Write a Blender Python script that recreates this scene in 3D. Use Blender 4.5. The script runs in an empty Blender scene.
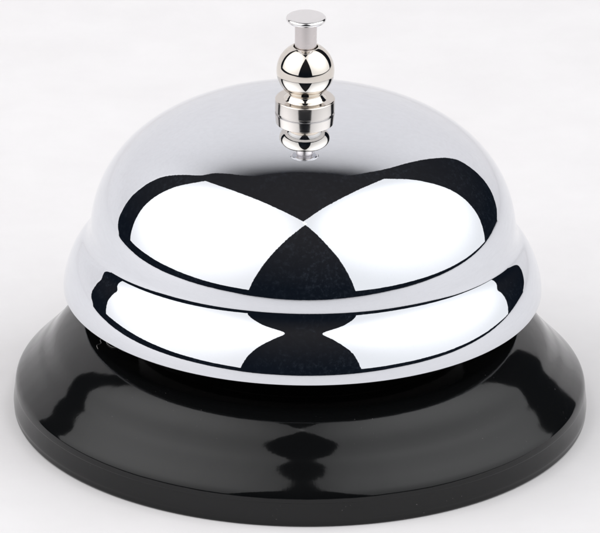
import bpy, bmesh, math, random
from mathutils import Vector, Matrix

C = bpy.context.scene.collection
K = 0.148148e-3          # drawing unit -> metres (the bell's foot is 85 mm across)
rad = math.radians

# ------------------------------------------------------------------ helpers
def link(o, parent=None):
    C.objects.link(o)
    if parent: o.parent = parent
    return o

def support(prof, d=0.25):
    """extra loops close to both ends of long straight runs, so smooth shading stays flat on them"""
    out = [prof[0]]
    for a, b in zip(prof[:-1], prof[1:]):
        L = math.hypot(b[0]-a[0], b[1]-a[1])
        if L > 1.2:
            t = d/L
            out.append((a[0]+(b[0]-a[0])*t, a[1]+(b[1]-a[1])*t))
            out.append((b[0]-(b[0]-a[0])*t, b[1]-(b[1]-a[1])*t))
        out.append(b)
    return out

def lathe(name, prof, mat, parent, seg=384, closed=False, wob=None, sup=False):
    """surface of revolution; prof = [(r, z)] in drawing units, outside to the right when going down"""
    if sup: prof = support(prof)
    bm = bmesh.new(); rings = []
    for (r, z) in prof:
        if r < 1e-6:
            rings.append([bm.verts.new((0, 0, z*K))]); continue
        ring = []
        for i in range(seg):
            a = 2*math.pi*i/seg
            rr, zz = (r, z) if wob is None else wob(r, z, a)
            ring.append(bm.verts.new((rr*K*math.cos(a), rr*K*math.sin(a), zz*K)))
        rings.append(ring)
    pairs = list(zip(rings[:-1], rings[1:]))
    if closed: pairs.append((rings[-1], rings[0]))
    for A, B in pairs:
        for i in range(seg):
            j = (i+1) % seg
            if len(A) == 1 and len(B) == 1: continue
            if len(A) == 1: bm.faces.new((A[0], B[i], B[j]))
            elif len(B) == 1: bm.faces.new((A[i], B[0], A[j]))
            else: bm.faces.new((A[i], B[i], B[j], A[j]))
    me = bpy.data.meshes.new(name); bm.to_mesh(me); bm.free()
    for p in me.polygons: p.use_smooth = True
    me.materials.append(mat)
    return link(bpy.data.objects.new(name, me), parent)

def interp(tab, s):
    """smooth (monotone cubic-ish) interpolation of a table of (s, value)"""
    if s <= tab[0][0]: return tab[0][1]
    for i in range(len(tab)-1):
        s0, v0 = tab[i]; s1, v1 = tab[i+1]
        if s <= s1:
            t = (s-s0)/(s1-s0)
            def slope(k):
                if k <= 0 or k >= len(tab)-1: return 0.0
                a = (tab[k][1]-tab[k-1][1])/(tab[k][0]-tab[k-1][0])
                b = (tab[k+1][1]-tab[k][1])/(tab[k+1][0]-tab[k][0])
                return 0.0 if a*b <= 0 else 2*a*b/(a+b)
            m0, m1 = slope(i)*(s1-s0), slope(i+1)*(s1-s0)
            return ((2*t**3-3*t*t+1)*v0+(t**3-2*t*t+t)*m0+(-2*t**3+3*t*t)*v1+(t**3-t*t)*m1)
    return tab[-1][1]

def run(tab, r, z, step=0.5):
    """follow a surface whose tilt (degrees above horizontal its normal points) is tabled against arc length"""
    out = []; s = tab[0][0]; end = tab[-1][0]
    while s < end-1e-6:
        h = min(step, end-s); n = rad(interp(tab, s+h/2))
        r += math.sin(n)*h; z -= math.cos(n)*h; s += h
        out.append((r, z))
    return out

def arc(cx, cz, rr, a0, a1, n=10):
    return [(cx+rr*math.cos(rad(a0+(a1-a0)*i/n)), cz+rr*math.sin(rad(a0+(a1-a0)*i/n))) for i in range(n+1)]

# ------------------------------------------------------------------ materials
def mat(name):
    m = bpy.data.materials.new(name); m.use_nodes = True
    nt = m.node_tree; b = nt.nodes['Principled BSDF']
    return m, nt, b

def N(nt, t, **kw):
    n = nt.nodes.new(t)
    for k, v in kw.items():
        if k in n.inputs.keys(): n.inputs[k].default_value = v
        else: setattr(n, k, v)
    return n

def noise(nt, scale, detail=2, rough=.5, vec=None):
    n = N(nt, 'ShaderNodeTexNoise'); n.inputs['Scale'].default_value = scale
    n.inputs['Detail'].default_value = detail; n.inputs['Roughness'].default_value = rough
    if vec is None:
        tc = nt.nodes.new('ShaderNodeTexCoord'); vec = tc.outputs['Object']
    nt.links.new(vec, n.inputs['Vector'])
    return n

def ramp(nt, src, p0, c0, p1, c1):
    r = nt.nodes.new('ShaderNodeMapRange')
    r.inputs['From Min'].default_value = p0; r.inputs['From Max'].default_value = p1
    r.inputs['To Min'].default_value = c0; r.inputs['To Max'].default_value = c1
    nt.links.new(src, r.inputs['Value']); return r

def bumps(nt, b, layers):
    prev = None
    for src, dist in layers:
        bp = nt.nodes.new('ShaderNodeBump'); bp.inputs['Strength'].default_value = 1.0
        bp.inputs['Distance'].default_value = dist
        nt.links.new(src, bp.inputs['Height'])
        if prev: nt.links.new(prev, bp.inputs['Normal'])
        prev = bp.outputs['Normal']
    nt.links.new(prev, b.inputs['Normal'])

def chrome_mat(name, col, rough, wav, orange, haze=0):
    m, nt, b = mat(name)
    b.inputs['Metallic'].default_value = 1.0
    b.inputs['Base Color'].default_value = (*col, 1)
    rn = noise(nt, 130, 4, .6)
    r = ramp(nt, rn.outputs['Fac'], .35, rough*.8, .7, rough*1.5); nt.links.new(r.outputs[0], b.inputs['Roughness'])
    # a thin film of handling haze and dust that scatters a little light
    if haze:
        sp = noise(nt, 1500, 4, .75); big = noise(nt, 85, 3, .55)
        mask = nt.nodes.new('ShaderNodeMath'); mask.operation = 'MULTIPLY'
        a = ramp(nt, sp.outputs['Fac'], .50, .10, .69, 1.15); c = ramp(nt, big.outputs['Fac'], .38, .12, .68, 1)
        nt.links.new(a.outputs[0], mask.inputs[0]); nt.links.new(c.outputs[0], mask.inputs[1])
        f = ramp(nt, mask.outputs[0], 0, 0, 1, haze)
        df = nt.nodes.new('ShaderNodeBsdfDiffuse'); df.inputs['Color'].default_value = (.50, .62, .80, 1)
        mx = nt.nodes.new('ShaderNodeMixShader'); out = nt.nodes['Material Output']
        nt.links.new(f.outputs[0], mx.inputs['Fac']); nt.links.new(b.outputs[0], mx.inputs[1]); nt.links.new(df.outputs[0], mx.inputs[2])
        nt.links.new(mx.outputs[0], out.inputs['Surface'])
    n1 = noise(nt, 70, 2, .5); n2 = noise(nt, 900, 3, .6)
    bumps(nt, b, [(n1.outputs['Fac'], wav), (n2.outputs['Fac'], orange)])
    return m

chrome = chrome_mat('polished_chrome', (.745, .764, .80), .016, 4e-5, 1.5e-6, haze=.03)
nickel = chrome_mat('nickel_plate', (.735, .69, .63), .045, 4e-6, 1.5e-6)
brushed = chrome_mat('brushed_nickel', (.66, .615, .57), .11, 4e-6, 3e-6)
steel = chrome_mat('satin_steel', (.80, .785, .785), .12, 4e-6, 2e-6)
stem_steel = chrome_mat('drawn_steel', (.66, .62, .615), .30, 4e-6, 3e-6)

def plastic_mat(name, rough, wav, base=.0042):
    m, nt, b = mat(name)
    b.inputs['IOR'].default_value = 1.40
    col = N(nt, 'ShaderNodeMixRGB')
    col.inputs['Color1'].default_value = (base, base*1.08, base*1.15, 1)
    col.inputs['Color2'].default_value = (.11, .10, .10, 1)
    sp = noise(nt, 2300, 2, .5); big = noise(nt, 170, 2, .5)
    a = ramp(nt, sp.outputs['Fac'], .735, 0, .765, .8); c = ramp(nt, big.outputs['Fac'], .5, 0, .6, 1)
    mk = nt.nodes.new('ShaderNodeMath'); mk.operation = 'MULTIPLY'
    nt.links.new(a.outputs[0], mk.inputs[0]); nt.links.new(c.outputs[0], mk.inputs[1])
    nt.links.new(mk.outputs[0], col.inputs['Fac'])
    nt.links.new(col.outputs[0], b.inputs['Base Color'])
    rn = noise(nt, 60, 4, .6)
    r = ramp(nt, rn.outputs['Fac'], .3, rough*.75, .7, rough*1.3)
    nt.links.new(r.outputs[0], b.inputs['Roughness'])
    n1 = noise(nt, 95, 2, .5); n2 = noise(nt, 520, 3, .6)
    bumps(nt, b, [(n1.outputs['Fac'], wav), (n2.outputs['Fac'], 7e-6)])
    return m

iron, _nt, _b = mat('shade_dark_metal')  # unpolished metal, coloured near black to hold the shade under the dome
_b.inputs['Metallic'].default_value = .6; _b.inputs['Base Color'].default_value = (.02, .016, .015, 1); _b.inputs['Roughness'].default_value = .6
_r = noise(_nt, 300, 4, .6); bumps(_nt, _b, [(_r.outputs['Fac'], 2e-5)])
plastic = plastic_mat('glossy_black_plastic', .075, 1.3e-4)
plastic_well = plastic_mat('shaded_matt_plastic', .4, 2e-5, .0022)  # recess copy: base colour lowered to paint in the shade there
plastic_dull = plastic_mat('dull_black_plastic', .14, 6e-5)

m_paper, nt, b = mat('white_paper')
pn = noise(nt, 60, 5, .6)
cr = nt.nodes.new('ShaderNodeMixRGB')
cr.inputs['Color1'].default_value = (.83, .815, .82, 1); cr.inputs['Color2'].default_value = (.87, .857, .862, 1)
nt.links.new(ramp(nt, pn.outputs['Fac'], .3, 0, .7, 1).outputs[0], cr.inputs['Fac'])
nt.links.new(cr.outputs[0], b.inputs['Base Color'])
b.inputs['Roughness'].default_value = .85; b.inputs['Specular IOR Level'].default_value = .2
pf = noise(nt, 1500, 4, .6); bumps(nt, b, [(pf.outputs['Fac'], 1.5e-5)])

# ------------------------------------------------------------------ the bell
bell = bpy.data.objects.new('service_bell', None); link(bell)
bell.empty_display_size = .02
bell['label'] = 'chrome counter service bell with a nickel push button on a glossy black base'
bell['category'] = 'bell'

# ---- black base: wide flared skirt, with a recessed ledge under the dome
skirt_tab = [(0, 84), (4, 70), (9, 61), (18, 55), (31, 46), (44, 35.5), (52, 39), (59, 45), (66, 42),
             (73, 43), (81, 46), (90, 43.5), (94.5, 30), (97.5, 15), (100.5, 9), (103, 4)]
sk = run(skirt_tab, 0, 0)
dr, dz = sk[-1][0], sk[-1][1]
R1, Z1 = 286.4, 25.2
sk = [(r+R1-dr, z+Z1-dz) for r, z in sk]
r0, z0 = sk[0]
print('ridge', r0, z0)
inside = [(r0-44, z0-12), (r0-42, z0-7)] + [(r0-40+40*i/24, z0-5.6*(1-i/24)**1.7*1.0) for i in range(24)]
under = [(R1-.03, Z1-.005), (R1-1.2, Z1-.01), (R1-3, Z1-2.4), (R1-6, Z1-3), (250, 22), (250, 6), (0, 6)]
base = lathe('base', inside + sk + under, plastic, bell, seg=512)
# dull sunken floor of the base, in the dark under the dome
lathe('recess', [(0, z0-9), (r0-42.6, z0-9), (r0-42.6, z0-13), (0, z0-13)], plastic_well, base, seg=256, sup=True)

# foot: the upright band around the bottom edge of the base
fz = Z1-.02
foot = [(R1-6, fz-3.6), (R1-3.2, fz-2.9), (R1-1.1, fz-.1), (R1-.06, fz), (R1-.02, fz-.01), (R1, fz-.05), (R1+.01, fz-.2), (286.8, 20), (287.3, 15), (287.7, 11), (287.8, 8.4), (287.75, 7.6), (287.5, 6.8), (287.35, 4)] + \
       arc(284.65, 2.7, 2.7, 0, -90, 6) + [(262, 0), (260, 3), (260, fz-1)]
lathe('foot_rim', foot, plastic_dull, base, seg=512)

# unseen drum added where the striker sits, to block light under the dome
lathe('light_block_drum', [(0, 300), (12, 300), (12, 200), (130, 196), (150, 186), (158, 150), (150, 108), (132, 92), (132, z0-9.5), (0, z0-9.5)], iron, bell, seg=96, sup=True)

# ---- chrome dome: flattened cap, soft crease, flared lip
cap = []
Rr, zc, cc, p, q = 213.0, 187.4, 135.3, 2.58, 2.18
t = math.pi/2; last = None
nst = 1400
for i in range(nst+1):
    t = math.pi/2*(1-i/nst)
    r = Rr*max(math.cos(t), 0)**(2/p); z = zc+cc*max(math.sin(t), 0)**(2/q)
    if i == 0: cap.append((0.0, z)); last = (r, z); continue
    ds = math.hypot(r-last[0], z-last[1])
    n = math.degrees(math.atan2(r-last[0], last[1]-z)) if ds > 0 else 90
    if n < 5 and r > 150: break
    if math.hypot(r-cap[-1][0], z-cap[-1][1]) > 1.6: cap.append((r, z))
    last = (r, z)
# smooth the very top, where the superellipse has a flat spot
cap = [(0.0, cap[0][1]+.0)] + [c for c in cap if c[0] > 14]
lip_tab = [(0, 5), (3, 6), (6, 11), (10, 14.5), (17, 27), (25, 41.5), (31, 37), (48, 22), (66, 11), (72, 4), (76, -1)]
lip = run(lip_tab, cap[-1][0], cap[-1][1])
er, ez = lip[-1]
edge = arc(er-1.6, ez-.2, 1.6, 0, -90, 5) + arc(er-4.4, ez-.2, 1.6, -90, -180, 5)
outer = cap + lip
th = 6.0
inner = []
for i in range(len(outer)-1, 0, -3):
    a = outer[i-1]; bq = outer[i]
    d = math.hypot(bq[0]-a[0], bq[1]-a[1]); nx, nz = (a[1]-bq[1])/d, (bq[0]-a[0])/d
    if bq[0] > 20 and (i < len(outer)-6): inner.append((bq[0]-nx*th, bq[1]-nz*th))
inner.append((0.0, outer[0][1]-th))
dome = lathe('bell_dome', outer+edge, chrome, bell, seg=512)
lathe('underside', [edge[-1]] + inner, iron, dome, seg=256)
dome.location.x = 1.0*K

# ---- nickel finial: threaded collar, short cone, ball
zt = outer[0][1]
fin = [(0, zt-4), (28.3, zt-4), (28.3, zt+.55), (29.3, zt+.7), (29.8, zt+1.2), (29.8, 335.6)]
fin = fin[::-1]
fz0 = 336.9
ball_c, ball_r = 366.5, 28.9
ball = []
for i in range(0, 61):
    a = 64 - i*(64+53)/60.0
    ball.append((ball_r*math.cos(rad(a)), ball_c+ball_r*math.sin(rad(a))))
hole = [(0, 376), (12.1, 376), (12.1, ball[0][1]-.8), (12.35, ball[0][1]-.2)]
neck = [(17.0, 342.6), (17.2, 341.8), (18.0, 340.6), (19.6, 338.8), (21.3, 337.3), (21.8, fz0), (28.4, fz0), (29.3, 336.6)]
knob = lathe('ball_knob', hole + ball + neck[:6] + [(21.6, fz0-.5), (0, fz0-.5)], nickel, bell, seg=192, sup=True)
lathe('collar', [(0, fz0), (21.9, fz0), (28.2, fz0), (29.2, 336.5), (29.8, 335.6)] + fin[1:], brushed, bell, seg=192, sup=True)

# ---- plunger: stem with a flat round button on top
plunger = lathe('plunger', [(0, 421), (10.9, 421), (10.9, 380), (10.9, 360), (0, 360)], stem_steel, bell, seg=96, sup=True)
lathe('push_button', [(0, 424.6), (12, 424.5), (17.2, 424.2)] + arc(17.4, 421.6, 2.6, 84, -70, 12) + [(16.5, 418.6), (10.95, 418.2), (0, 418.2)],
      steel, plunger, seg=128, sup=True)
for nm in ('ball_knob', 'collar', 'plunger'):
    bpy.data.objects[nm].location.x = 1.0*K

# ---- a stray lint fibre caught in the recess, at the left
def fibre():
    def lay(x, d, lift=.7):       # rest a point on the sloping inner lip of the base
        t_ = min(max((math.hypot(x, d)-(r0-40))/40, 0), 1)
        return (x, d, z0-5.6*(1-t_)**1.7+lift)
    P = [lay(x, d) for x, d in ((-202, 82), (-203, 74), (-199, 68), (-200, 60), (-197, 55), (-191, 52), (-188, 44), (-190, 39), (-195, 50), (-194, 60), (-193, 68), (-188, 76), (-181, 75), (-176, 80), (-172, 78))]
    fine = []
    for i in range(len(P)-1):
        a = Vector(P[max(i-1, 0)]); b_ = Vector(P[i]); c_ = Vector(P[i+1]); d_ = Vector(P[min(i+2, len(P)-1)])
        for k in range(6):
            t = k/6
            fine.append(.5*((2*b_)+(c_-a)*t+(2*a-5*b_+4*c_-d_)*t*t+(3*b_-a-3*c_+d_)*t**3))
    bm = bmesh.new(); rings = []
    for i, pt in enumerate(fine):
        tg = (fine[min(i+1, len(fine)-1)]-fine[max(i-1, 0)]).normalized(); up = Vector((0, 0, 1)); sd = tg.cross(up).normalized(); up = sd.cross(tg)
        rings.append([bm.verts.new(Vector((pt.x, -pt.y, pt.z))*K + (sd*math.cos(k*math.pi/3)+up*math.sin(k*math.pi/3))*.36*K) for k in range(6)])
    for A, B in zip(rings[:-1], rings[1:]):
        for k in range(6): bm.faces.new((A[k], A[(k+1) % 6], B[(k+1) % 6], B[k]))
    bm.faces.new(rings[0]); bm.faces.new(rings[-1])
    bmesh.ops.recalc_face_normals(bm, faces=bm.faces)
    me = bpy.data.meshes.new('lint_fibre'); bm.to_mesh(me); bm.free()
    m, nt_, b2 = mat('lint'); b2.inputs['Base Color'].default_value = (.30, .29, .28, 1); b2.inputs['Roughness'].default_value = .9
    me.materials.append(m); o = link(bpy.data.objects.new('lint_fibre', me))
    o['label'] = 'thin curled grey lint fibre in the dark recess of the black base'; o['category'] = 'lint'
fibre()

# ------------------------------------------------------------------ paper table top and backdrop
# one white seamless sheet: flat under the bell, then curving up into a curtain hung round the back.
look = interp
# side edges of the sheet as bearings from the bell (degrees from straight behind), by height
left = [(0, 66), (.025, 62.5), (.07, 60.3), (.14, 59), (.21, 57), (.36, 53), (.50, 49), (.79, 45), (.90, 39), (1.25, 32), (1.75, 26)]
right = [(0, 52), (.025, 47.5), (.06, 44), (.1, 41.5), (.19, 38), (.32, 33.5), (.60, 32), (.85, 31), (1.15, 27), (1.75, 22)]
RB, rb = .64, .16
NJ = 96
# plan outline: radius of the flat sheet per bearing; the back bearings run up into the curtain
def flat_r(b):            # b = bearing, degrees, 0 = straight behind, + = right (seen from the camera)
    a = rad(b); x, y = math.sin(a), math.cos(a)
    xl, xr, yf = .40, .50, .385
    p = 5.0
    rx = (xr if x > 0 else xl)
    if y > 0: return min(RB, rx/max(abs(x), 1e-4)) if abs(b) > 52 else RB-rb
    return ((abs(x)/rx)**p+(abs(y)/yf)**p)**(-1/p)
def grid_sheet():
    bm = bmesh.new()
    # flat part: fan of rings over every bearing
    bear = [-180+360*i/240 for i in range(240)]
    fr = []
    for b in bear:
        back = (-66 <= b <= 52)
        fr.append(RB-rb if back else min(flat_r(b), .62))
    # ease the step between front and back radii
    for _ in range(3): fr = [(fr[i-1]+2*fr[i]+fr[(i+1) % 240])/4 if not (-66 <= bear[i] <= 52) else fr[i] for i in range(240)]
    c = bm.verts.new((0, 0, 0)); prev = None
    fr_ = [0.12, .3, .5, .75, 1.0]
    rings = [[bm.verts.new((f*fr[i]*math.sin(rad(bear[i])), f*fr[i]*math.cos(rad(bear[i])), 0)) for i in range(240)] for f in fr_]
    for i in range(240):
        j = (i+1) % 240
        bm.faces.new((c, rings[0][j], rings[0][i]))
        for A, B in zip(rings[:-1], rings[1:]): bm.faces.new((A[i], A[j], B[j], B[i]))
    # curtain
    idx = [i for i in range(240) if -66 <= bear[i] <= 52]
    cols = []
    b0, b1 = bear[idx[0]], bear[idx[-1]]
    prevrow = [rings[-1][i] for i in idx]
    path = [(RB-rb+rb*math.sin(rad(90*i/14)), rb-rb*math.cos(rad(90*i/14))) for i in range(1, 15)]
    path += [(RB+(.25*((zq-.8)/.95)**2 if zq > .8 else 0), zq) for zq in [rb+(1.75-rb)*i/60 for i in range(1, 61)]]
    for (rr, zz) in path:
        l, r_ = -look(left, zz), look(right, zz)
        row = []
        for k, i in enumerate(idx):
            t = (bear[i]-b0)/(b1-b0); b = l+(r_-l)*t
            w_ = .004*math.sin(b*.21+zz*2)*min(1, zz*3)
            row.append(bm.verts.new(((rr+w_)*math.sin(rad(b)), (rr+w_)*math.cos(rad(b)), zz)))
        for k in range(len(row)-1): bm.faces.new((prevrow[k], prevrow[k+1], row[k+1], row[k]))
        prevrow = row
    bmesh.ops.recalc_face_normals(bm, faces=bm.faces)
    me = bpy.data.meshes.new('backdrop'); bm.to_mesh(me); bm.free()
    if me.polygons[0].normal.z < 0: me.flip_normals()
    for pl in me.polygons: pl.use_smooth = True
    me.materials.append(m_paper)
    o = link(bpy.data.objects.new('backdrop', me)); o['kind'] = 'structure'
    md = o.modifiers.new('thickness', 'SOLIDIFY'); md.thickness = .001; md.offset = -1
grid_sheet()

# ------------------------------------------------------------------ light: two large studio softboxes
def softbox(name, centre, R, sx, sy, rad_, col):
    L = bpy.data.lights.new(name, 'AREA'); L.shape = 'RECTANGLE'; L.size = sx; L.size_y = sy
    L.energy = rad_*math.pi*sx*sy; L.color = col
    o = bpy.data.objects.new(name, L); C.objects.link(o)
    M = Matrix(R).to_4x4(); M.translation = Vector(centre)
    # lamp shines along its local -Z: flip if that points away from the bell
    z = M.to_3x3() @ Vector((0, 0, -1))
    if z.dot(-Vector(centre)) < 0: M = M @ Matrix.Rotation(math.pi, 4, 'X')
    o.matrix_world = M
    # the diffuser is a little brighter in the middle than at its edges
    L.use_nodes = True; nt = L.node_tree; em = nt.nodes['Emission']
    g = nt.nodes.new('ShaderNodeNewGeometry'); d = nt.nodes.new('ShaderNodeVectorMath'); d.operation = 'DISTANCE'
    d.inputs[1].default_value = Vector(centre)
    nt.links.new(g.outputs['Position'], d.inputs[0])
    mr = ramp(nt, d.outputs['Value'], .0, 1.29, .62, .585); mr.interpolation_type = 'SMOOTHSTEP'
    nt.links.new(mr.outputs[0], em.inputs['Strength'])
    return o
# directions were solved with y toward the camera; the scene has the camera at -y
def flip(c, Rm):
    F = Matrix(((1, 0, 0), (0, -1, 0), (0, 0, 1)))
    Rf = F @ Matrix(Rm) @ F
    return (c[0], -c[1], c[2]), Rf
cL, RL = flip((-.3529, .02465, .4211), ((.58770, -.30961, -.74750), (.80908, .22404, .54332), (-.00075, -.92409, .38217)))
cR, RR = flip((.3267, .01557, .4421), ((-.45616, .26424, -.84976), (.88845, .18964, -.41796), (.05071, -.94563, -.32128)))
LV = 1.84
cL = (cL[0]-.024, cL[1]-.012-.014, cL[2]+.046); cR = (cR[0]+.014, cR[1]-.015+.004, cR[2]+.064+.020)
softbox('softbox_lamp', cL, RL, .876, .926, LV, (1, .995, 1.0))
softbox('softbox_lamp', cR, RR, .913, 1.066, LV, (.985, .99, 1.0))

w = bpy.data.worlds.new('World'); bpy.context.scene.world = w; w.use_nodes = True
wt = w.node_tree; bg = wt.nodes['Background']
tc = wt.nodes.new('ShaderNodeTexCoord'); sx = wt.nodes.new('ShaderNodeSeparateXYZ'); wt.links.new(tc.outputs['Generated'], sx.inputs[0])
mr = ramp(wt, sx.outputs['Z'], .1, 0, .99, 1)
mx = wt.nodes.new('ShaderNodeMixRGB'); wt.links.new(mr.outputs[0], mx.inputs['Fac'])
mx.inputs['Color1'].default_value = (.006, .0085, .0135, 1); mx.inputs['Color2'].default_value = (.026, .025, .027, 1)   # unlit studio: dark walls, greyer ceiling
wt.links.new(mx.outputs[0], bg.inputs['Color'])
w.node_tree.nodes['Background'].inputs['Strength'].default_value = 1.0

# ------------------------------------------------------------------ camera
e = rad(23.7); D = 1.6
cam = bpy.data.cameras.new('camera'); co = bpy.data.objects.new('camera', cam); C.objects.link(co)
tgt = Vector((-1.84*K, 0, 153.5*K))
co.location = tgt + Vector((0, -math.cos(e)*D, math.sin(e)*D))
q_ = (tgt-co.location).to_track_quat('-Z', 'Y')
co.rotation_mode = 'QUATERNION'
co.rotation_quaternion = q_ @ Matrix.Rotation(rad(.75), 3, 'Z').to_quaternion()
cam.sensor_width = 36; cam.lens = 36*D/(600*K)
cam.clip_start = .05; cam.clip_end = 20
S = bpy.context.scene
S.camera = co
S.view_settings.view_transform = 'Standard'; S.view_settings.look = 'None'
S.view_settings.exposure = 0; S.view_settings.gamma = 1
S.render.engine = 'CYCLES'
S.cycles.max_bounces = 12; S.cycles.glossy_bounces = 8; S.cycles.diffuse_bounces = 5
